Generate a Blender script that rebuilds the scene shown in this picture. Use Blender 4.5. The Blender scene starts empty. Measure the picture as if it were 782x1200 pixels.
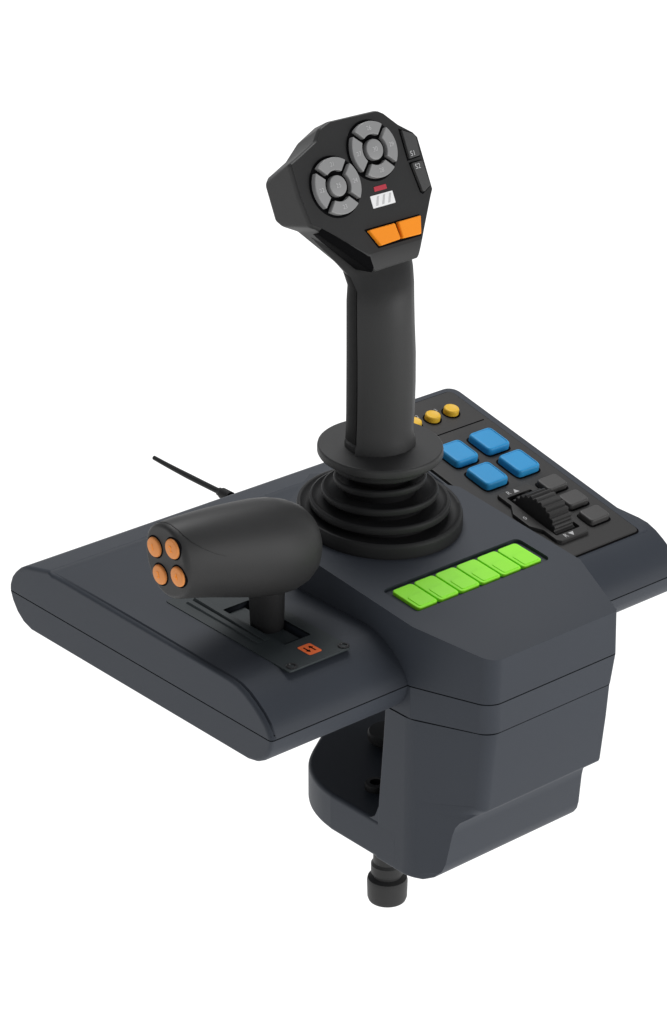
import bpy, bmesh, math, random
from mathutils import Vector, Matrix
random.seed(4)
scene = bpy.context.scene
COL = scene.collection

# ------------------------------------------------------------------ camera
CAM = bpy.data.cameras.new("camera")
cam = bpy.data.objects.new("camera", CAM)
COL.objects.link(cam)
right = Vector((0.75770, -0.65266, 0.0))
up = Vector((0.27351, 0.31752, 0.90797))
fwd = Vector((0.59260, 0.68795, -0.41908))
M = Matrix((right, up, -fwd)).transposed().to_4x4()
M.translation = Vector((-1.4416, -1.7594, 1.2777))
cam.matrix_world = M
CAM.sensor_fit = 'VERTICAL'
CAM.sensor_height = 36.0
CAM.sensor_width = 36.0
CAM.lens = 3386.64 / 1200.0 * 36.0
CAM.clip_start, CAM.clip_end = 0.05, 200.0
scene.camera = cam

# ------------------------------------------------------------------ studio light
W = bpy.data.worlds.new("World")
scene.world = W
W.use_nodes = True
nt = W.node_tree
bg = nt.nodes["Background"]
tc = nt.nodes.new("ShaderNodeTexCoord")
sep = nt.nodes.new("ShaderNodeSeparateXYZ")
ramp = nt.nodes.new("ShaderNodeValToRGB")
mp = nt.nodes.new("ShaderNodeMapRange")
nt.links.new(tc.outputs["Generated"], sep.inputs[0])
nt.links.new(sep.outputs["Z"], mp.inputs["Value"])
mp.inputs["From Min"].default_value = -1.0
mp.inputs["From Max"].default_value = 1.0
nt.links.new(mp.outputs[0], ramp.inputs[0])
ramp.color_ramp.elements[0].position = 0.46
ramp.color_ramp.elements[0].color = (1, 1, 1, 1)
ramp.color_ramp.elements[1].position = 0.62
ramp.color_ramp.elements[1].color = (0.20, 0.205, 0.215, 1)
nt.links.new(ramp.outputs[0], bg.inputs["Color"])
bg.inputs["Strength"].default_value = 1.2


def softbox(name, loc, target, size, power):
    L = bpy.data.lights.new(name, 'AREA')
    L.shape = 'RECTANGLE'
    L.size, L.size_y = size
    L.energy = power
    o = bpy.data.objects.new(name, L)
    COL.objects.link(o)
    o.location = loc
    o.rotation_euler = (Vector(target) - Vector(loc)).to_track_quat('-Z', 'Y').to_euler()
    return o


softbox("key_softbox", (0.95, 1.0, 2.1), (0.25, 0.12, 0.05), (1.3, 1.3), 40)
softbox("fill_softbox", (1.5, -2.2, 0.5), (0.27, 0.0, 0.0), (1.2, 1.2), 28)

scene.view_settings.view_transform = 'Standard'
scene.view_settings.look = 'None'
scene.view_settings.exposure = 0.0
scene.view_settings.gamma = 1.0


# ------------------------------------------------------------------ materials
def plastic(name, col, rough=0.5, spec=0.3, bump=0.12, scale=900, var=0.10, coat=0.0):
    m = bpy.data.materials.new(name)
    m.use_nodes = True
    n = m.node_tree
    b = n.nodes["Principled BSDF"]
    b.inputs["Roughness"].default_value = rough
    b.inputs["Specular IOR Level"].default_value = spec
    b.inputs["Coat Weight"].default_value = coat
    co = n.nodes.new("ShaderNodeTexCoord")
    nz = n.nodes.new("ShaderNodeTexNoise")
    nz.inputs["Scale"].default_value = scale
    nz.inputs["Detail"].default_value = 3
    n.links.new(co.outputs["Object"], nz.inputs["Vector"])
    bp = n.nodes.new("ShaderNodeBump")
    bp.inputs["Strength"].default_value = bump
    bp.inputs["Distance"].default_value = 0.0006
    n.links.new(nz.outputs["Fac"], bp.inputs["Height"])
    n.links.new(bp.outputs["Normal"], b.inputs["Normal"])
    n2 = n.nodes.new("ShaderNodeTexNoise")
    n2.inputs["Scale"].default_value = 14
    n2.inputs["Detail"].default_value = 5
    n.links.new(co.outputs["Object"], n2.inputs["Vector"])
    mx = n.nodes.new("ShaderNodeMix")
    mx.data_type = 'RGBA'
    mx.inputs[6].default_value = tuple(c * (1 - var) for c in col) + (1,)
    mx.inputs[7].default_value = tuple(c * (1 + var) for c in col) + (1,)
    n.links.new(n2.outputs["Fac"], mx.inputs[0])
    n.links.new(mx.outputs[2], b.inputs["Base Color"])
    r2 = n.nodes.new("ShaderNodeMapRange")
    r2.inputs["To Min"].default_value = rough - 0.05
    r2.inputs["To Max"].default_value = rough + 0.05
    n.links.new(n2.outputs["Fac"], r2.inputs["Value"])
    n.links.new(r2.outputs[0], b.inputs["Roughness"])
    return m


SLATE = plastic("slate_plastic", (0.0385, 0.0445, 0.0560), 0.55, 0.24)
PLATE = plastic("plate_plastic", (0.033, 0.041, 0.044), 0.52, 0.24)
BLACK = plastic("black_plastic", (0.032, 0.032, 0.032), 0.5, 0.25)
PANEL = plastic("panel_black_plastic", (0.036, 0.035, 0.0345), 0.5, 0.2)
FACE = plastic("face_black_plastic", (0.028, 0.028, 0.0282), 0.5, 0.15)
RUBBER = plastic("black_rubber", (0.017, 0.017, 0.0175), 0.55, 0.2)
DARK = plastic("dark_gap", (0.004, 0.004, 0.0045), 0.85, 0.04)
STEEL = plastic("dark_steel", (0.02, 0.02, 0.022), 0.35, 0.5)
GREY = plastic("grey_button_plastic", (0.27, 0.27, 0.27), 0.38, 0.4, bump=0.02)
GREYKEY = plastic("dark_grey_key", (0.060, 0.058, 0.057), 0.45, 0.3)
ORANGE = plastic("orange_plastic", (0.98, 0.30, 0.014), 0.45, 0.15)
AMBER = plastic("amber_plastic", (0.74, 0.28, 0.08), 0.5, 0.2)
YELLOW = plastic("yellow_plastic", (0.80, 0.48, 0.035), 0.4, 0.3)
BLUE = plastic("blue_plastic", (0.028, 0.30, 0.62), 0.4, 0.25)
GREEN = plastic("green_plastic", (0.32, 0.93, 0.03), 0.4, 0.3)
STRIPE = plastic("grey_stripe_print", (0.60, 0.60, 0.60), 0.6, 0.2)
SIDEKEY = plastic("side_key_plastic", (0.062, 0.062, 0.062), 0.5, 0.25)
WHITE = plastic("white_print", (0.92, 0.92, 0.92), 0.6, 0.2)
PALE = plastic("pale_grey_print", (0.50, 0.50, 0.50), 0.6, 0.2)
RED = plastic("red_lens", (0.50, 0.035, 0.06), 0.4, 0.3)
REDINK = plastic("red_orange_print", (0.92, 0.17, 0.045), 0.6, 0.2)


# ------------------------------------------------------------------ mesh helpers
def finish(name, bm, mat, parent, smooth=42, label=None):
    bmesh.ops.remove_doubles(bm, verts=bm.verts, dist=1e-6)
    bmesh.ops.recalc_face_normals(bm, faces=bm.faces)
    for f in bm.faces:
        f.smooth = True
    lim = math.radians(smooth)
    for e in bm.edges:
        e.smooth = not (len(e.link_faces) != 2 or e.calc_face_angle(0) > lim)
    me = bpy.data.meshes.new(name)
    bm.to_mesh(me)
    bm.free()
    me.materials.append(mat)
    o = bpy.data.objects.new(name, me)
    COL.objects.link(o)
    if parent is not None:
        o.parent = parent
    wn = o.modifiers.new("weighted_normal", 'WEIGHTED_NORMAL')
    wn.keep_sharp = True
    wn.weight = 80
    if label:
        o["label"] = label
    return o


def frame(o, U, V):
    U = Vector(U).normalized()
    V = Vector(V)
    V = (V - U * V.dot(U)).normalized()
    return (Vector(o), U, V, U.cross(V))


def P(fr, u, v, w=0.0):
    return fr[0] + fr[1] * u + fr[2] * v + fr[3] * w


def loft(bm, loops, cap0=True, cap1=True, closed=True):
    rows = [[bm.verts.new(p) for p in lp] for lp in loops]
    n = len(rows[0])
    for a, b in zip(rows, rows[1:]):
        for i in range(n if closed else n - 1):
            j = (i + 1) % n
            bm.faces.new((a[i], a[j], b[j], b[i]))
    if cap0:
        bm.faces.new(rows[0][::-1])
    if cap1:
        bm.faces.new(rows[-1])
    return rows


def bevel(bm, off, seg=3, ang=25, test=None):
    bmesh.ops.remove_doubles(bm, verts=bm.verts, dist=1e-6)
    bmesh.ops.recalc_face_normals(bm, faces=bm.faces)
    es = [e for e in bm.edges if len(e.link_faces) == 2 and e.calc_face_angle(0) > math.radians(ang)
          and (test is None or test(e))]
    if es:
        bmesh.ops.bevel(bm, geom=es, offset=off, segments=seg, profile=0.5, affect='EDGES', clamp_overlap=True)


def prism(bm, poly, fr, w0, w1):
    return loft(bm, [[P(fr, u, v, w0) for u, v in poly], [P(fr, u, v, w1) for u, v in poly]])


def rounded(poly, r, n=5):
    out = []
    m = len(poly)
    for i in range(m):
        a, b, c = Vector(poly[i - 1]), Vector(poly[i]), Vector(poly[(i + 1) % m])
        d1, d2 = (a - b), (c - b)
        l = min(r, d1.length * 0.45, d2.length * 0.45)
        p, q = b + d1.normalized() * l, b + d2.normalized() * l
        for k in range(n + 1):
            t = k / n
            out.append(tuple((1 - t) ** 2 * p + 2 * t * (1 - t) * b + t * t * q))
    return out


def rect(cx, cy, sx, sy, r=0.0, n=5):
    p = [(cx - sx / 2, cy - sy / 2), (cx + sx / 2, cy - sy / 2), (cx + sx / 2, cy + sy / 2), (cx - sx / 2, cy + sy / 2)]
    return rounded(p, r, n) if r else p


def scaled(poly, d):
    """move a polygon's points inward by about d (towards its centroid)"""
    c = Vector((sum(p[0] for p in poly) / len(poly), sum(p[1] for p in poly) / len(poly)))
    out = []
    for p in poly:
        v = Vector(p) - c
        l = v.length
        out.append(tuple(c + v * max(0.0, (l - d)) / l))
    return out


def cap_shape(bm, poly, fr, w0, w1, b):
    """a key: straight wall, rounded shoulder, flat top"""
    ls = [[P(fr, u, v, w0) for u, v in poly], [P(fr, u, v, w1 - b) for u, v in poly]]
    for k in (30, 60, 90):
        t = math.radians(k)
        q = scaled(poly, b * (1 - math.cos(t)))
        ls.append([P(fr, u, v, w1 - b + b * math.sin(t)) for u, v in q])
    loft(bm, ls)


def circle(cx, cy, r, n=32, r2=None):
    return [(cx + r * math.cos(2 * math.pi * i / n), cy + (r2 or r) * math.sin(2 * math.pi * i / n)) for i in range(n)]


def lathe(bm, prof, fr, n=64):
    loft(bm, [[P(fr, r * math.cos(2 * math.pi * i / n), r * math.sin(2 * math.pi * i / n), z) for i in range(n)] for r, z in prof])


def boolean_cut(o, cutter_bm):
    me = bpy.data.meshes.new("cut")
    bmesh.ops.recalc_face_normals(cutter_bm, faces=cutter_bm.faces)
    cutter_bm.to_mesh(me)
    cutter_bm.free()
    c = bpy.data.objects.new("cut", me)
    COL.objects.link(c)
    md = o.modifiers.new("cut", 'BOOLEAN')
    md.object = c
    md.operation = 'DIFFERENCE'
    md.solver = 'EXACT'
    wn = o.modifiers.get("weighted_normal")
    if wn:
        o.modifiers.remove(wn)
    dg = bpy.context.evaluated_depsgraph_get()
    dg.update()
    new = bpy.data.meshes.new_from_object(o.evaluated_get(dg))
    o.modifiers.clear()
    old = o.data
    mats = [m for m in old.materials]
    o.data = new
    if not new.materials:
        for m in mats:
            new.materials.append(m)
    bm = bmesh.new()
    bm.from_mesh(new)
    for e in bm.edges:
        e.smooth = not (len(e.link_faces) != 2 or e.calc_face_angle(0) > math.radians(42))
    for f in bm.faces:
        f.smooth = True
    bm.to_mesh(new)
    bm.free()
    bpy.data.objects.remove(c, do_unlink=True)
    bpy.data.meshes.remove(me)
    wn = o.modifiers.new("weighted_normal", 'WEIGHTED_NORMAL')
    wn.keep_sharp = True
    wn.weight = 80


def text(name, body, size, fr, u, v, w, mat, parent, rot=0.0):
    cu = bpy.data.curves.new(name, 'FONT')
    cu.body = body
    cu.size = size
    cu.align_x = 'CENTER'
    cu.align_y = 'CENTER'
    cu.extrude = 0.0001
    t = bpy.data.objects.new(name, cu)
    COL.objects.link(t)
    dg = bpy.context.evaluated_depsgraph_get()
    me = bpy.data.meshes.new_from_object(t.evaluated_get(dg))
    bpy.data.objects.remove(t, do_unlink=True)
    R = Matrix((fr[1], fr[2], fr[3])).transposed().to_4x4()
    R.translation = P(fr, u, v, w)
    me.transform(R @ Matrix.Rotation(rot, 4, 'Z'))
    me.materials.clear()
    me.materials.append(mat)
    o = bpy.data.objects.new(name, me)
    COL.objects.link(o)
    o.parent = parent
    return o


def dup(src, parent, offset):
    o = src.copy()
    COL.objects.link(o)
    o.parent = parent
    o.location = Vector(src.location) + Vector(offset)
    return o


# ------------------------------------------------------------------ the console
root = bpy.data.objects.new("control_console", None)
COL.objects.link(root)
root["label"] = "dark slate joystick control console with desk clamp, black stick and coloured buttons"
root["category"] = "joystick console"

XC = 0.277
XR = 0.538
UP = [(.4095, .0006), (.4090, .008), (.4055, .0160), (.4000, .0225), (.392, .0295), (.3845, .0340), (.377, .0368),
      (.3430, .0447), (.3405, .0448), (.3370, .0433), (.315, .0436), (.20, .0421), (.06, .0401), (.048, .0388), (.036, .0345), (.0255, .0285),
      (.0155, .0215), (.008, .0145), (.003, .0078), (0.0, .0006)]
DN = [(0.0, -.0006), (.0015, -.010), (.006, -.0185), (.013, -.0255), (.022, -.0305), (.034, -.0330),
      (.376, -.0330), (.389, -.0290), (.399, -.0215), (.406, -.0115), (.4095, -.0006)]


def inset(prof, d):
    c = Vector((sum(p[0] for p in prof) / len(prof), 0.0))
    ymin, ymax = 0.0, .4095
    out = []
    for y, z in prof:
        s = (ymax - ymin - 2 * d) / (ymax - ymin)
        out.append((ymin + d + (y - ymin) * s, z - math.copysign(min(d, abs(z) * 0.8), z) if abs(z) > .001 else z))
    return out


# upper half of the wings
bm = bmesh.new()
secs = []


def sec(x, prof):
    secs.append([Vector((x, y, z)) for y, z in prof])


def groove(prof, d):
    return [(y + (d if z < .039 and y < .05 else 0) * (1 if z > .003 else 0.0),
             z - (d if y < .32 and z > .003 else 0)) for y, z in prof]


sec(0.0, inset(UP, .0032))
sec(0.0006, inset(UP, .0016))
sec(0.0018, inset(UP, .0006))
sec(0.0036, UP)
sec(0.0046, groove(UP, .0013))
sec(0.0054, groove(UP, .0014))
sec(0.0068, UP)
sec(XR - .0036, UP)
sec(XR - .0012, inset(UP, .0010))
sec(XR, inset(UP, .0032))
loft(bm, secs)
wing_cover = finish("wing_cover", bm, SLATE, root, 40)

bm = bmesh.new()
secs = []
sec(0.0, inset(DN, .0032))
sec(0.0006, inset(DN, .0016))
sec(0.0018, inset(DN, .0006))
sec(0.0036, DN)
sec(XR - .0036, DN)
sec(XR, inset(DN, .0032))
loft(bm, secs)
finish("wing_base", bm, SLATE, root, 40)

bm = bmesh.new()   # the shadow gap between the two halves
prism(bm, [(.0016, .002), (XR - .002, .002), (XR - .002, .4075), (.0016, .4075)], frame((0, 0, 0), (1, 0, 0), (0, 1, 0)), -.004, .004)
finish("seam_gasket", bm, DARK, root)


def hexa(z, yf, hw, y0, yr, xl=.1635, trim=0.0):
    xr = 2 * XC - xl
    L = [(xl, yr), (xl, y0), (XC - hw, yf), (XC + hw - trim, yf), (xr, y0), (xr, yr)]
    return [Vector((x, y, z)) for x, y in L]


# raised centre cover that carries stick and green keys
DECK0, DSL, FSL = .0625, .108, .205
PLAN = [(.1655, .17), (.1655, -.003), (.1945, -.0822), (.3595, -.0822), (.3885, -.003), (.3885, .17), (.332, .243), (.277, .275), (.222, .243)]


def deck_z(x, y):
    return DECK0 + DSL * y if y > -.0035 else DECK0 - .0003 + FSL * (y + .003)


bm = bmesh.new()
low = [bm.verts.new((x, y, .0006)) for x, y in PLAN]
top = [bm.verts.new((XC + (x - XC) * .985, y if y < 0 else y * .99, deck_z(x, y))) for x, y in PLAN]
n = len(PLAN)
for i in range(n):
    j = (i + 1) % n
    bm.faces.new((low[i], low[j], top[j], top[i]))
bm.faces.new(low[::-1])
bm.faces.new((top[1], top[2], top[3], top[4]))
bm.faces.new((top[0], top[1]) + tuple(top[k] for k in (4, 5, 6, 7, 8)))
bevel(bm, .013, 7, 12, lambda e: abs(e.verts[0].co.z - e.verts[1].co.z) > .02 and max(v.co.y for v in e.verts) < -.07 and max(v.co.x for v in e.verts) < XC)
bevel(bm, .003, 4, 12, lambda e: abs(e.verts[0].co.z - e.verts[1].co.z) > .02 and max(v.co.y for v in e.verts) < -.07 and min(v.co.x for v in e.verts) > XC)
bevel(bm, .016, 7, 25, lambda e: abs(e.verts[0].co.y + .0822) < 2e-4 and abs(e.verts[1].co.y + .0822) < 2e-4 and min(v.co.z for v in e.verts) > .03)
bevel(bm, .0035, 4, 25, lambda e: (min(v.co.z for v in e.verts) > .02 and max(v.co.y for v in e.verts) > -.06) or abs(e.verts[0].co.z - e.verts[1].co.z) > .02)
centre_cover = finish("centre_cover", bm, SLATE, root, 40)

DK = frame((XC, 0, DECK0), (1, 0, 0), (0, 1, DSL))
bm = bmesh.new()
rc = rect(-.0020, .0378, .1780, .0485, .008)
prism(bm, rc, DK, -.0036, .01)
boolean_cut(centre_cover, bm)

bm = bmesh.new()
loft(bm, [hexa(-.0006, -.0822, .0825, -.003, .05, .1655), hexa(-.0324, -.0795, .0795, -.0055, .05, .1640)])
bevel(bm, .013, 7, 12, lambda e: abs(e.verts[0].co.z - e.verts[1].co.z) > .02 and max(v.co.y for v in e.verts) < -.07 and max(v.co.x for v in e.verts) < XC)
bevel(bm, .003, 4, 12, lambda e: abs(e.verts[0].co.z - e.verts[1].co.z) > .02 and max(v.co.y for v in e.verts) < -.07 and min(v.co.x for v in e.verts) > XC)
bevel(bm, .004, 4, 12, lambda e: abs(e.verts[0].co.z - e.verts[1].co.z) > .02)
finish("centre_band", bm, SLATE, root, 40)
bm = bmesh.new()
loft(bm, [hexa(.004, -.0770, .0740, -.003, .05, .1685), hexa(-.0366, -.0742, .0715, -.0055, .05, .1670)])
finish("seam_gasket", bm, DARK, root)

# ------------------------------------------------------------------ desk clamp
bm = bmesh.new()


def hw_at(y, z):
    return XC - (.1635 + .0335 * (-.004 - y) / .065)


S = [(-.0336, -.0790, .0790, .030), (-.070, -.0756, .0795, .0325), (-.1185, -.0705, .0790, .0365)]
loops = [hexa(z, yf, hw, -.0055, yr) for z, yf, hw, yr in S]
for z, yf, yr, tr in ((-.1215, -.0690, .037, .0), (-.1250, -.0640, .0372, .001), (-.1300, -.0570, .0375, .004), (-.1350, -.0510, .038, .008), (-.1410, -.0470, .0385, .0105), (-.150, -.0445, .039, .011),
                      (-.184, -.0390, .041, .011), (-.193, -.0355, .042, .011), (-.201, -.0290, .042, .012), (-.2065, -.0180, .042, .014)):
    loops.append(hexa(z, yf, hw_at(yf, z), -.0055 if z > -.195 else -.0045, yr, trim=tr))
loft(bm, loops)
bevel(bm, .008, 6, 8, lambda e: abs(e.verts[0].co.z - e.verts[1].co.z) > .0005 and -.0065 < min(v.co.y for v in e.verts) and max(v.co.y for v in e.verts) < -.004 and max(v.co.x for v in e.verts) < XC)
bevel(bm, .010, 6, 14, lambda e: abs(e.verts[0].co.z - e.verts[1].co.z) > .0005 and max(v.co.y for v in e.verts) < -.03 and max(v.co.x for v in e.verts) < XC and min(v.co.z for v in e.verts) > -.128)
bevel(bm, .0035, 4, 14, lambda e: abs(e.verts[0].co.z - e.verts[1].co.z) > .0005 and max(v.co.y for v in e.verts) < -.03 and max(v.co.x for v in e.verts) < XC and min(v.co.z for v in e.verts) < -.128 and abs(e.verts[0].co.y - e.verts[1].co.y) < .02)
bevel(bm, .0025, 3, 18, lambda e: (abs(e.verts[0].co.z - e.verts[1].co.z) > .0005 and (max(v.co.y for v in e.verts) > -.004 or min(v.co.x for v in e.verts) > XC)) or max(v.co.z for v in e.verts) < -.2)
clamp = finish("clamp_body", bm, SLATE, root, 38)

bm = bmesh.new()
half = [(.1634, .108), (.1665, .130), (.175, .153), (.189, .1735), (.205, .187), (.224, .1995), (.246, .2140)]
poly = half + [(XC, .2300)] + [(2 * XC - x, y) for x, y in half[::-1]]
for _ in range(2):      # corner cutting rounds the outline
    q = [poly[0]]
    for a, b in zip(poly, poly[1:]):
        q += [(.75 * a[0] + .25 * b[0], .75 * a[1] + .25 * b[1]), (.25 * a[0] + .75 * b[0], .25 * a[1] + .75 * b[1])]
    poly = q + [poly[-1]]
poly = [(.1634, .010)] + poly + [(2 * XC - .1634, .010)]
prism(bm, poly, frame((0, 0, 0), (1, 0, 0), (0, 1, 0)), -.2058, -.1642)
bevel(bm, .0045, 4, 40)
loft(bm, [[Vector((x, y, z)) for y, z in ((.036, -.1650), (.0520, -.1650), (.0480, -.1635), (.0440, -.1605), (.0415, -.1560), (.0385, -.1480), (.0360, -.1480))] for x in (.1641, .3899)])
finish("clamp_jaw", bm, SLATE, root, 40)

ZF = frame((XC, .150, 0), (1, 0, 0), (0, 1, 0))
bm = bmesh.new()
lathe(bm, [(.012, -.16), (.012, -.245), (.0165, -.252), (.0165, -.290), (.0150, -.292), (.0150, -.305), (.0172, -.308), (.0172, -.318), (.0150, -.3195),
           (.0150, -.3225), (.0205, -.3245), (.0213, -.328), (.0208, -.3470), (.0196, -.3505), (.004, -.3512)], ZF, 48)
screw = finish("clamp_screw", bm, BLACK, root, 35)
bm = bmesh.new()
lathe(bm, [(.004, -.162), (.020, -.1615), (.0215, -.1595), (.0215, -.1535), (.020, -.1515), (.004, -.151)], ZF, 48)
finish("pressure_pad", bm, RUBBER, screw, 35)
bm = bmesh.new()
lathe(bm, [(.004, -.0335), (.030, -.034), (.031, -.0365), (.030, -.0415), (.004, -.042)], frame((XC - .02, .12, 0), (1, 0, 0), (0, 1, 0)), 40)
finish("desk_pad", bm, RUBBER, root, 35)
bm = bmesh.new()
lathe(bm, [(.011, -.170), (.0115, -.160), (.0105, -.1575), (.006, -.1572), (.0055, -.166)], frame((.205, .088, 0), (1, 0, 0), (0, 1, 0)), 32)
finish("jaw_bolt", bm, RUBBER, clamp, 35)

# ------------------------------------------------------------------ green keys
proto = None
bm = bmesh.new()
kw, kd, pit = .0255, .0390, .0273
k0 = -2.5 * pit - .0020
poly = rect(k0, .0368, kw, kd, .0045)
cap_shape(bm, poly, DK, -.0034, .0002, .0012)
# raised front pad with its own soft edge
cap_shape(bm, rect(k0 + .0008, .0285, kw - .005, .0185, .0025), DK, -.0005, .0010, .0006)
g0 = finish("green_key", bm, GREEN, root, 50)
for i in range(1, 6):
    dup(g0, root, DK[1] * (pit * i))

# ------------------------------------------------------------------ boot, flange, stick
BY = .166


def tilt_lathe(bm, prof, n=96):
    loops = []
    for r, z, a in prof:
        lp = []
        for i in range(n):
            t = 2 * math.pi * i / n
            lp.append(Vector((XC + r * math.cos(t), BY + r * math.sin(t) * math.cos(a), z + r * math.sin(t) * math.sin(a))))
        loops.append(lp)
    loft(bm, loops)


bm = bmesh.new()
tilt_lathe(bm, [(.0800, .0775, .108), (.0818, .079, .108), (.0822, .083, .108), (.0822, .0915, .108), (.0814, .0945, .108), (.0795, .0955, .106), (.0778, .0945, .106), (.0735, .0912, .10),
                (.058, .0900, .09), (.058, .0925, .07), (.0655, .0962, .062), (.0685, .0964, .06), (.0694, .0976, .06), (.0697, .1020, .06), (.0689, .1042, .06), (.0670, .1049, .06), (.0656, .1037, .055), (.0620, .1008, .05),
                (.046, .1000, .04), (.046, .1040, .03), (.0535, .1083, .02), (.0565, .1085, .02), (.0574, .1097, .02), (.0577, .1136, .02), (.0569, .1154, .02), (.0552, .1160, .02), (.0540, .1148, .015), (.0500, .1128, .01),
                (.036, .1120, 0), (.036, .1170, -.01), (.0415, .1213, -.015), (.0445, .1215, -.015), (.0455, .1227, -.015), (.0458, .1264, -.015), (.0450, .1281, -.015), (.0434, .1287, -.015), (.0423, .1277, -.015), (.0380, .1258, -.015),
                (.030, .1250, -.01), (.032, .1330, 0), (.0440, .1372, .01), (.0465, .1380, .02), (.0474, .1395, .02), (.0478, .151, .03), (.02, .151, .03)])
boot = finish("rubber_boot", bm, RUBBER, root, 60)

bm = bmesh.new()
FT = .045
tilt_lathe(bm, [(.02, .1495, FT), (.0588, .1497, FT), (.0608, .1508, FT), (.0617, .1525, FT), (.0617, .1570, FT), (.0612, .1590, FT), (.0600, .1600, FT), (.02, .1603, FT)])
finish("flange", bm, BLACK, root, 40)

SEC = [(-.0330, -.0064), (-.0288, -.0110), (-.0245, -.0170), (-.0165, -.0238), (-.0060, -.0278), (.0050, -.0288), (.0150, -.0270), (.0240, -.0215),
       (.0300, -.0125), (.0327, -.0010), (.0312, .0100), (.0252, .0192), (.0150, .0252), (.0030, .0277), (-.0100, .0267), (-.0200, .0226),
       (-.0262, .0166), (-.0292, .0090), (-.0306, .0010), (-.0300, -.0035)]
GR = [  # z, x offset, y centre, width scale, depth scale, extra left reach
    (.1500, -.0008, .1665, 1.13, 1.06, 0), (.1660, -.0008, .1667, 1.13, 1.06, 0), (.1685, -.0008, .1667, 1.07, 1.02, 0), (.1800, -.0008, .1667, 1.06, 1.0, 0), (.195, .000, .1667, 1.065, 1.02, 0),
    (.225, .0005, .1668, 1.07, 1.03, 0), (.255, .0008, .1672, 1.07, 1.02, 0), (.285, .0004, .1678, 1.055, .99, 0), (.310, .001, .1685, 1.03, .97, .001),
    (.324, .007, .1725, .97, .90, .005), (.336, .013, .1790, .98, .80, .012), (.346, .016, .1850, .99, .74, .021), (.358, .016, .1910, 1.0, .70, .030),
    (.370, .015, .1970, 1.0, .68, .038), (.382, .013, .2030, 1.0, .66, .045), (.396, .010, .2090, 1.0, .66, .049)]
bm = bmesh.new()
loops = []
for z, dx, cy, sx, sy, fl in GR:
    lp = []
    for x, y in SEC:
        k = max(0.0, min(1.0, (-x + .004) / .030))
        lp.append(Vector((XC + dx + x * sx - fl * k * k, cy + y * sy, z)))
    loops.append(lp)
loft(bm, loops)
grip = finish("joystick", bm, BLACK, root, 33)

SIDEM = plastic("grip_side_dark", (0.014, 0.014, 0.014), 0.6, 0.08)
bm = bmesh.new()  # thin darker strip down the left side of the grip
loops = []
for z, dx, cy, sx, sy, fl in GR[2:11]:
    lp = []
    q = [SEC[k] for k in (14, 15, 16, 17, 18, 19)] + [(-.0308, -.0034)]
    for grow in (1, 0):
        pts = q if grow else q[::-1]
        for x, y in pts:
            k = max(0.0, min(1.0, (-x + .004) / .030))
            g = 1.022 if grow else .93
            lp.append(Vector((XC + dx + x * sx * g - fl * k * k, cy + y * sy * g, z)))
    loops.append(lp)
loft(bm, loops)
finish("grip_side_strip", bm, SIDEM, grip, 50)

# head
A = math.radians(25)
HF = frame((XC, .1793, .4216), (1, 0, 0), (0, math.sin(A), math.cos(A)))   # w points out of the face, to the user
mm = .001
FA = [(-29, 65), (29, 64), (35, 60.5), (48.5, 47), (63.5, 36.5), (67.5, 31), (68, -20), (63, -27), (39, -63), (-27.5, -63), (-74, -26.5), (-82.5, -22), (-86, 6), (-86, 36),
      (-74, 40.5), (-50, 50.5), (-41, 61)]
FB = [(-30, 66.3), (30, 65.5), (36.5, 61.6), (49.6, 48), (64.8, 37.2), (69, 31.5), (69.5, -20.3), (64.3, -27.5), (33, -79), (-23.5, -80.5), (-76, -28), (-84, -23.5), (-87.6, 6), (-87.6, 37.2),
      (-75, 41.8), (-51, 51.8), (-42, 62.2)]
FC = [(-12, 66), (26, 65), (33, 61), (46, 47), (61, 36), (65, 30), (65, -20), (60, -27), (30, -74), (-24, -72), (-66, -24), (-82, -15.5), (-87.6, -9), (-87.6, 26),
      (-83, 31), (-58, 41), (-38, 55.2)]
FD = [(x * .86, y * .86) for x, y in FC]
bm = bmesh.new()


def face_loop(L, w):
    return [P(HF, x * mm, y * mm, w) for x, y in L]


loft(bm, [face_loop(FA, 0), face_loop(FB, -.0035 if False else -.004), face_loop(FC, -.046), face_loop(FD, -.056)])
bevel(bm, .0034, 4, 18)
head = finish("joystick_head", bm, BLACK, grip, 40)
FP = [(x, y) for x, y in FA]
bm = bmesh.new()
loft(bm, [face_loop(FP, -.002), face_loop(FP, .0003)])
finish("face_plate", bm, FACE, grip, 40)
bm = bmesh.new()  # added near-black slab, paints the shade under the head's lower left edge
SHADE = [(-.0006, (-73.4, -29.0), (-28.2, -67.4)), (-.0030, (-75.2, -30.8), (-25.4, -77.6)), (-.0060, (-74.4, -32.6), (-26.0, -79.6)), (-.0260, (-66.0, -30.0), (-27.5, -73.0))]
loft(bm, [[P(HF, a[0] * mm, a[1] * mm, w), P(HF, b[0] * mm, b[1] * mm, w), P(HF, (b[0] + 4) * mm, (b[1] + 6) * mm, w), P(HF, (a[0] + 5) * mm, (a[1] + 6) * mm, w)] for w, a, b in SHADE])
finish("underside_shade", bm, DARK, grip, 40)


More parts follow.
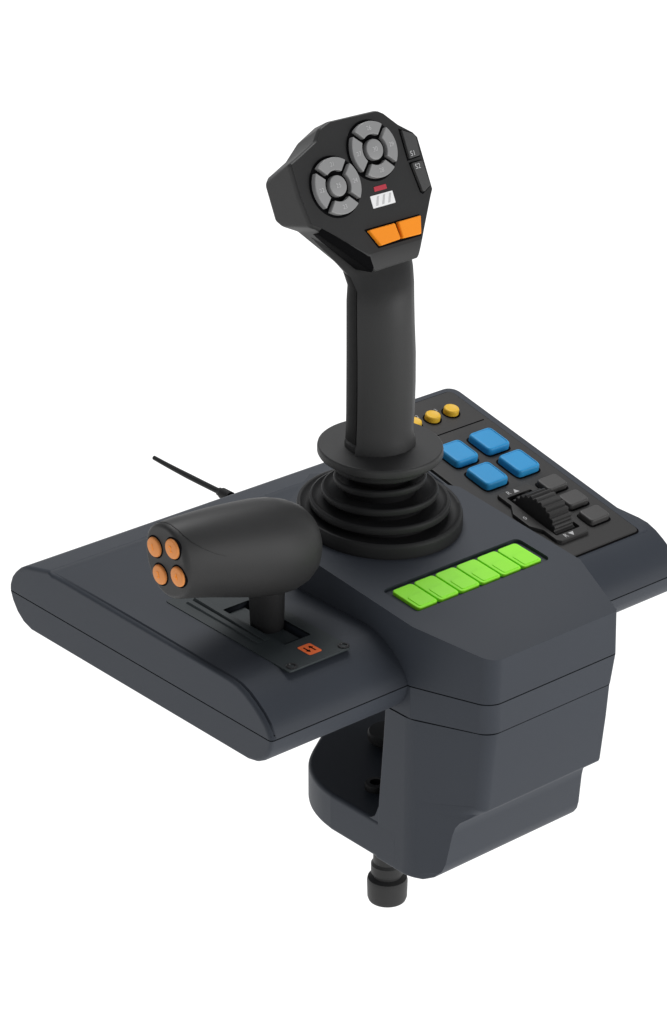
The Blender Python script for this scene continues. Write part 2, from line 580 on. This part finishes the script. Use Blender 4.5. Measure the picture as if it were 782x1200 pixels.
def ring_buttons(cu, cv, marks):
    # dark well under the ring
    b = bmesh.new()
    lathe(b, [(.0295, -.001), (.0295, .0004), (.0285, .0008), (.002, .0008)], frame(P(HF, cu, cv), HF[1], HF[2]), 48)
    finish("button_well", b, DARK, grip, 40)
    for k in range(4):
        a0 = math.radians(90 * k + 45 + 1.5 + 5.8)
        a1 = math.radians(90 * k + 135 + 1.5 - 5.8)
        ri, ro = .0148, .0270
        N = 14
        pts = [(ro * math.cos(a0 + (a1 - a0) * i / N), ro * math.sin(a0 + (a1 - a0) * i / N)) for i in range(N + 1)]
        g = math.radians(3.5)
        pts += [(ri * math.cos(a1 - g - (a1 - a0 - 2 * g) * i / N), ri * math.sin(a1 - g - (a1 - a0 - 2 * g) * i / N)) for i in range(N + 1)]
        pts = rounded(pts[:1] + pts[1:], .0008, 2)
        b = bmesh.new()
        fr = frame(P(HF, cu, cv), HF[1], HF[2])
        loft(b, [[P(fr, u, v, 0) for u, v in pts], [P(fr, u, v, .0062) for u, v in pts]])
        bevel(b, .0020, 4, 50, lambda e: all((v.co - fr[0]).dot(fr[3]) > .006 for v in e.verts))
        o = finish("ring_button", b, GREY, grip, 40)
        am = (a0 + a1) / 2
        text("number_mark", marks[k], .0058, fr, .0205 * math.cos(am), .0205 * math.sin(am), .0063, PALE, grip)
    b = bmesh.new()
    fr = frame(P(HF, cu, cv), HF[1], HF[2])
    lathe(b, [(.0101, 0), (.0101, .0048), (.0097, .0058), (.0089, .0062), (.001, .0063)], fr, 40)
    finish("round_button", b, GREY, grip, 40)
    text("number_mark", marks[4], .0062, fr, 0, 0, .0064, PALE, grip)


ring_buttons(.0090, .0300, ("26", "27", "28", "29", "30"))
ring_buttons(-.0450, .0062, ("21", "22", "23", "24", "25"))


def key(name, poly, fr, h, b, mat, parent, base=-.0005):
    k = bmesh.new()
    cap_shape(k, poly, fr, base, h, b)
    return finish(name, k, mat, parent, 45)


def mmp(L):
    return [(x * mm, y * mm) for x, y in L]


key("status_light", rounded(mmp([(-1, -8.2), (14.5, -8.2), (14.5, -3.6), (-1, -3.6)]), .0008, 3), HF, .0008, .0004, RED, grip)
lw = key("white_label", rounded(mmp([(-8, -23), (20, -23), (20, -11.2), (-8, -11.2)]), .0007, 3), HF, .0007, .0003, WHITE, grip)
b = bmesh.new()
for x in (-4.0, 3.6, 11.2):
    prism(b, mmp([(x, -21.4), (x + 2.6, -21.4), (x + 6.6, -12.8), (x + 4.0, -12.8)]), HF, .0006, .00085)
finish("label_stripe", b, STRIPE, grip)


def well(name, poly, parent, fr=HF):
    k = bmesh.new()
    prism(k, poly, fr, -.001, .0004)
    return finish(name, k, DARK, parent)


well("button_well", mmp([(47.6, 43.5), (62, 36.6), (65.6, 32), (64.0, 12.6), (47.6, 11.6)]), grip)
key("side_button", rounded(mmp([(49.2, 41), (61.6, 35.2), (64.0, 31.6), (62.6, 13.8), (49.4, 13)]), .0016, 3), HF, .0032, .0010, SIDEKEY, grip)
well("button_well", mmp([(48.6, 9.8), (64.4, 9.8), (66.4, -17.0), (55.0, -22.4), (52.2, -20)]), grip)
key("side_button", rounded(mmp([(50.2, 8.6), (63.4, 8.6), (65.0, -16.2), (55.6, -20.6), (53.8, -18.8)]), .0016, 3), HF, .0032, .0010, SIDEKEY, grip)
text("letter_mark", "S1", .0070, HF, .0545, .0172, .0033, PALE, grip)
text("letter_mark", "S2", .0070, HF, .0560, .0042, .0033, PALE, grip)

well("button_well", mmp([(-25.5, -39.6), (44.0, -39.6), (39.2, -59.6), (-15, -59.8)]), grip)
key("orange_button", rounded(mmp([(-23, -41.2), (9.6, -41.2), (11.4, -57.2), (-13.6, -58.2)]), .0014, 3), HF, .0046, .0016, ORANGE, grip)
key("orange_button", rounded(mmp([(13.4, -41), (42.6, -41), (37.2, -58), (14.0, -57.4)]), .0014, 3), HF, .0046, .0016, ORANGE, grip)

# ------------------------------------------------------------------ throttle lever on the left wing
TS = .0145
TP = frame((0, .034, .0397), (1, 0, 0), (0, 1, TS))
bm = bmesh.new()
prism(bm, rounded([(.050, .0), (.126, .0), (.126, .185), (.050, .185)], .004, 4), TP, -.001, .0009)
bevel(bm, .0004, 2, 50)
plate = finish("lever_plate", bm, PLATE, root, 40)
bm = bmesh.new()
prism(bm, rect(.0965, .0890, .032, .092, .0012, 2), TP, -.01, .01)
boolean_cut(plate, bm)
bm = bmesh.new()
prism(bm, rect(.0965, .0890, .032, .092, .0012, 2), TP, -.016, .01)
boolean_cut(wing_cover, bm)
bm = bmesh.new()
prism(bm, rect(.0965, .0890, .034, .094), TP, -.017, -.0135)
finish("slot_floor", bm, DARK, plate)
bm = bmesh.new()
for x0, x1, h in ((.0620, .0690, .0030), (.0700, .0775, .0046)):
    loft(bm, [[P(TP, x0, .060, .0012), P(TP, x1, .060, .0012), P(TP, x1 - .001, .062, .0018), P(TP, x0 + .001, .062, .0018)],
              [P(TP, x0, .168, .0012), P(TP, x1, .168, .0012), P(TP, x1 - .001, .166, h), P(TP, x0 + .001, .166, h)]])
finish("guide_rail", bm, PLATE, plate)
bm = bmesh.new()      # sliding dust shutter that travels with the lever
loft(bm, [[P(TP, x, y, z) for x, z in ((.0815, -.006), (.1060, -.006), (.1060, -.0045), (.0815, -.0045))] for y in (.052, .134)])
finish("dust_shutter", bm, PLATE, plate)
bm = bmesh.new()
lathe(bm, [(.0054, .0), (.0056, .0016), (.0048, .0022), (.0034, .0022), (.0028, .0006), (.0008, .0004)], frame(P(TP, .0585, .0065), (1, 0, 0), (0, 1, TS)), 28)
s0 = finish("plate_screw", bm, STEEL, plate, 35)
dup(s0, plate, TP[1] * .0625)
# red travel symbol: rounded frame with two opposed arrows
SY = frame(P(TP, .0925, .0215, .0010), (1, 0, 0), (0, 1, TS))
bm = bmesh.new()
prism(bm, rect(0, 0, .0155, .0190, .0022, 3), SY, 0, .0002)
sym = finish("direction_symbol", bm, REDINK, plate)
bm = bmesh.new()
for s in (1, -1):
    pts = [(.0008 * s + .0016, -.0052), (.0008 * s + .0016 + .0014, -.0052), (.0008 * s + .0030, .0012), (.0008 * s + .0046, .0012), (.0008 * s + .0023, .0052), (.0008 * s, .0012), (.0008 * s + .0016, .0012)]
    if s < 0:
        pts = [(-x, -y) for x, y in [(.0008 + .0016, -.0052), (.0030 + .0008, -.0052), (.0038, .0012), (.0054, .0012), (.0031, .0052), (.0008, .0012), (.0024, .0012)]]
    prism(bm, pts, SY, .0001, .0004)
finish("arrow_mark", bm, DARK, plate)

# knob: lofted along X, rolled back 16 degrees
RO = math.radians(16)
KN = [(-.0150, .1300, .1375, .0262, .0318), (-.0145, .1300, .1375, .0285, .0338), (-.0128, .1300, .1375, .0302, .0355), (-.0090, .1300, .1370, .0315, .0366), (.005, .1300, .1352, .0338, .0382),
      (.025, .1300, .1318, .0366, .0406), (.050, .1300, .1268, .0400, .0436), (.075, .1300, .1215, .0425, .0460), (.097, .1300, .1175, .0434, .0470), (.115, .1300, .1148, .0424, .0460),
      (.130, .1300, .1132, .0386, .0420), (.142, .1300, .1124, .0326, .0354), (.1510, .1300, .1120, .0242, .0264), (.1565, .1300, .1118, .0152, .0164), (.1592, .1300, .1117, .0055, .0060)]
bm = bmesh.new()
loops = []
for x, cy, cz, ry, rz in KN:
    lp = []
    for i in range(48):
        t = 2 * math.pi * i / 48
        c, s = math.cos(t), math.sin(t)
        e = 0.92
        a = ry * math.copysign(abs(c) ** e, c)
        b_ = rz * math.copysign(abs(s) ** e, s)
        lp.append(Vector((x, cy + a * math.cos(RO) + b_ * math.sin(RO), cz - a * math.sin(RO) + b_ * math.cos(RO))))
    loops.append(lp)
loft(bm, loops)
knob = finish("throttle_lever", bm, BLACK, root, 45)
bm = bmesh.new()
lathe(bm, [(.0150, .026), (.0160, .036), (.0165, .050), (.0172, .075), (.0185, .100)], frame((.0985, .1245, 0), (1, 0, 0), (0, 1, 0)), 40)
finish("lever_stem", bm, RUBBER, knob, 40)
def knob_pt(x, t, lift):
    for a, b2 in zip(KN, KN[1:]):
        if a[0] <= x <= b2[0]:
            f = (x - a[0]) / (b2[0] - a[0])
            _, cy, cz, ry, rz = [p + (q - p) * f for p, q in zip(a, b2)]
    c, s_ = math.cos(t), math.sin(t)
    a_ = (ry + lift) * math.copysign(abs(c) ** .92, c)
    b_ = (rz + lift) * math.copysign(abs(s_) ** .92, s_)
    return Vector((x, cy + a_ * math.cos(RO) + b_ * math.sin(RO), cz - a_ * math.sin(RO) + b_ * math.cos(RO)))


bm = bmesh.new()
lp = []
for k in range(25):
    f = k / 24
    px = [(-.0095, 58), (-.0096, 92), (-.0091, 120), (-.0070, 140), (-.0029, 153), (.0055, 165), (.0160, 174), (.0270, 179)]
    g = f * (len(px) - 1)
    k0_ = min(int(g), len(px) - 2)
    x = px[k0_][0] + (px[k0_ + 1][0] - px[k0_][0]) * (g - k0_)
    t = math.radians(px[k0_][1] + (px[k0_ + 1][1] - px[k0_][1]) * (g - k0_))
    wd = .0011 * (1 - .75 * f)
    lp.append([knob_pt(x, t - wd * 14, -.0006) if f > .45 else knob_pt(x - wd, t, -.0006), knob_pt(x - wd * .5, t - wd * 8 * f, .0003), knob_pt(x + wd * .5, t + wd * 8 * f, .0003), knob_pt(x, t + wd * 14, -.0006) if f > .45 else knob_pt(x + wd, t, -.0006)])
loft(bm, lp)
finish("mould_seam", bm, RUBBER, knob, 40)
rowv = Vector((0, -math.cos(RO), math.sin(RO)))
colv = Vector((0, math.sin(RO), math.cos(RO)))
KF = (Vector((-.0150, .1280, .1385)), rowv, colv, Vector((-1, 0, 0)))
TS2 = .0280
fb = (P(KF, -TS2 / 2, .0131), rowv, colv, KF[3])
bm = bmesh.new()
lathe(bm, [(.0112, -.002), (.0112, .0001), (.0106, .0004), (.002, .0004)], fb, 36)
tw = finish("button_well", bm, DARK, knob, 40)
bm = bmesh.new()
lathe(bm, [(.0096, -.001), (.0096, .0014), (.0091, .0024), (.0080, .0030), (.001, .0034)], fb, 36)
tb = finish("thumb_button", bm, AMBER, knob, 40)
for a, b_ in ((1, 0), (0, 1), (1, 1)):
    for q in (tb, tw):
        dup(q, knob, rowv * TS2 * a - colv * .0262 * b_)
for (u, v, s) in ((-.0140, .0131, "1"), (.0140, .0131, "2"), (-.0140, -.0131, "3"), (.0140, -.0131, "4")):
    text("number_mark", s, .009, KF, u, v, .0035, ORANGE, knob)

# ------------------------------------------------------------------ button panel on the right wing
PS = math.radians(12.811)
PN = frame((.516, .0406, .038), (1, 0, 0), (0, math.cos(PS), math.sin(PS)))
bm = bmesh.new()
tp = [(-.1245, -.0040), (.0120, -.0040)]
R_ = .014
for k in range(9):
    t = math.radians(90 * k / 8)
    tp.append((.0120 - R_ + R_ * math.cos(t), .2985 - R_ + R_ * math.sin(t)))
for k in range(9):
    t = math.radians(90 + 90 * k / 8)
    tp.append((-.1245 + R_ + R_ * math.cos(t), .2985 - R_ + R_ * math.sin(t)))
up_ = [P(PN, u, v, -.0010) for u, v in tp]
loft(bm, [[Vector((p.x, p.y, .022)) for p in up_], up_])
bevel(bm, .0030, 4, 50, lambda e: min(v.co.z for v in e.verts) > .03)
wedge = finish("button_panel", bm, SLATE, root, 40)
bm = bmesh.new()
prism(bm, rounded([(-.1195, 0), (.0, 0), (.0, .2885), (-.1195, .2885)], .006, 5), PN, -.003, .0010)
bevel(bm, .0009, 2, 50)
finish("panel_plate", bm, PANEL, wedge, 40)
bm = bmesh.new()
prism(bm, rounded([(-.1212, -.0017), (.0017, -.0017), (.0017, .2902), (-.1212, .2902)], .007, 5), PN, -.003, -.0006)
finish("plate_gap", bm, DARK, wedge, 40)
bm = bmesh.new()
prism(bm, [(-.112, .2282), (-.006, .2282), (-.006, .2296), (-.112, .2296)], PN, .0005, .00125)
finish("panel_rule", bm, DARK, wedge)
# yellow buttons
bm = bmesh.new()
fy = frame(P(PN, -.0295, .2555, .001), PN[1], PN[2])
lathe(bm, [(.0083, 0), (.0083, .0048), (.0078, .0060), (.0068, .0066), (.0058, .0066), (.0053, .0062), (.001, .0062)], fy, 8 * 4)
y0 = finish("yellow_button", bm, YELLOW, wedge, 40)
bm = bmesh.new()
lathe(bm, [(.0103, 0), (.0103, .0004), (.002, .0004)], fy, 32)
yw = finish("button_well", bm, DARK, wedge, 40)
for k in (1, 2):
    dup(y0, wedge, PN[1] * (-.0265 * k))
    dup(yw, wedge, PN[1] * (-.0265 * k))
for k in range(3):
    text("number_mark", "123"[2 - k], .0065, PN, -.0295 - .0265 * k - .0115, .2665, .0011, PALE, wedge)
# blue keys
for (u, v) in ((-.0800, .1895), (-.0340, .1910), (-.0335, .1455), (-.0800, .1440)):
    fr = frame(P(PN, u, v, .001), PN[1], PN[2])
    bm = bmesh.new()
    rp = rect(0, 0, .0315, .0345, .006, 5)
    ls = [[P(fr, a, c, 0) for a, c in rp], [P(fr, a, c, .0052) for a, c in rp]]
    for d, h in ((.0004, .0066), (.0012, .0076), (.0022, .0080), (.0030, .0080), (.0034, .0074), (.0044, .0074)):
        ls.append([P(fr, a, c, h) for a, c in scaled(rp, d)])
    loft(bm, ls)
    finish("blue_key", bm, BLUE, wedge, 45)
    bm = bmesh.new()
    prism(bm, rect(0, 0, .0355, .0385, .0075, 4), fr, -.0005, .0003)
    finish("button_well", bm, DARK, wedge)
# grey keys
for k, (u, v) in enumerate(((-.0275, .1015), (-.0275, .0700), (-.0275, .0390))):
    fr = frame(P(PN, u, v, .001), PN[1], PN[2])
    bm = bmesh.new()
    rp = rect(0, 0, .0275, .0210, .0045, 4)
    ls = [[P(fr, a, c, 0) for a, c in rp], [P(fr, a, c, .0042) for a, c in rp]]
    for d, h in ((.0004, .0054), (.0012, .0061), (.0022, .0063)):
        ls.append([P(fr, a, c, h) for a, c in scaled(rp, d)])
    loft(bm, ls)
    finish("grey_key", bm, GREYKEY, wedge, 45)
    bm = bmesh.new()
    prism(bm, rect(0, -.0005, .0305, .0245, .0055, 4), fr, -.0005, .0003)
    finish("button_well", bm, DARK, wedge)
# thumb wheel and its guard
GD = [(-.0930, .1140), (-.0540, .1140), (-.0500, .110), (-.0500, .0245), (-.0540, .0205), (-.0905, .0205), (-.0945, .0245), (-.0945, .0440), (-.1030, .0560), (-.1030, .0800), (-.0945, .0920), (-.0945, .1110)]
bm = bmesh.new()
prism(bm, GD, PN, 0, .0052)
bevel(bm, .0010, 2, 30)
guard = finish("wheel_guard", bm, PANEL, wedge, 40)
bm = bmesh.new()
prism(bm, rect(-.0730, .0670, .0335, .0740, .0015, 2), PN, -.002, .02)
boolean_cut(guard, bm)
bm = bmesh.new()
fw = (P(PN, -.0870, .0665, -.0110), PN[2], PN[3], PN[1])
NT = 30
loops = []
for w, dr in ((0, -.0025), (.0008, 0), (.0272, 0), (.0280, -.0020)):
    lp = []
    for i in range(NT * 4):
        t = 2 * math.pi * i / (NT * 4)
        r = .0345 + dr + (.0011 if i % 4 in (0, 1) else -.0011)
        lp.append(P(fw, r * math.cos(t), r * math.sin(t), w))
    loops.append(lp)
loft(bm, loops)
finish("thumb_wheel", bm, PANEL, wedge, 30)
bm = bmesh.new()
prism(bm, rect(-.0730, .0670, .0325, .0735), PN, .0008, .0013)
finish("wheel_well", bm, DARK, wedge)
text("letter_mark", "R", .0078, PN, -.082, .1092, .0053, PALE, wedge)
text("letter_mark", "R", .0078, PN, -.081, .0253, .0053, PALE, wedge)
text("number_mark", "0", .0070, PN, -.0975, .0680, .0053, PALE, wedge)
for v0, s in ((.1092, 1), (.0253, -1)):
    bm = bmesh.new()
    prism(bm, [(-.0760, v0 - .0025 * s), (-.0690, v0 - .0025 * s), (-.0725, v0 + .0030 * s)], PN, .0050, .0054)
    finish("arrow_mark", bm, PALE, wedge)

# ------------------------------------------------------------------ cable out of the back
bm = bmesh.new()
fc = (Vector((XC, .405, .0215)), Vector((1, 0, 0)), Vector((0, 0, 1)), Vector((0, 1, 0)))
lp = []
for k in range(25):
    t = k / 24
    c = Vector((XC - .002 * t * t, .409 + .121 * t, .0215 + .003 * t ** 3))
    r = .0032 * (1 - .25 * max(0, (t - .5) / .5))
    lp.append([c + Vector((r * math.cos(2 * math.pi * i / 16), 0, r * math.sin(2 * math.pi * i / 16))) for i in range(16)])
loft(bm, lp)
cable = finish("cable", bm, RUBBER, root, 40)
bm = bmesh.new()
lathe(bm, [(.0060, -.004), (.0060, .0100), (.0052, .0112), (.0046, .0130), (.0046, .0150), (.0040, .0160), (.0028, .0162)], fc, 24)
finish("strain_relief", bm, RUBBER, cable, 40)
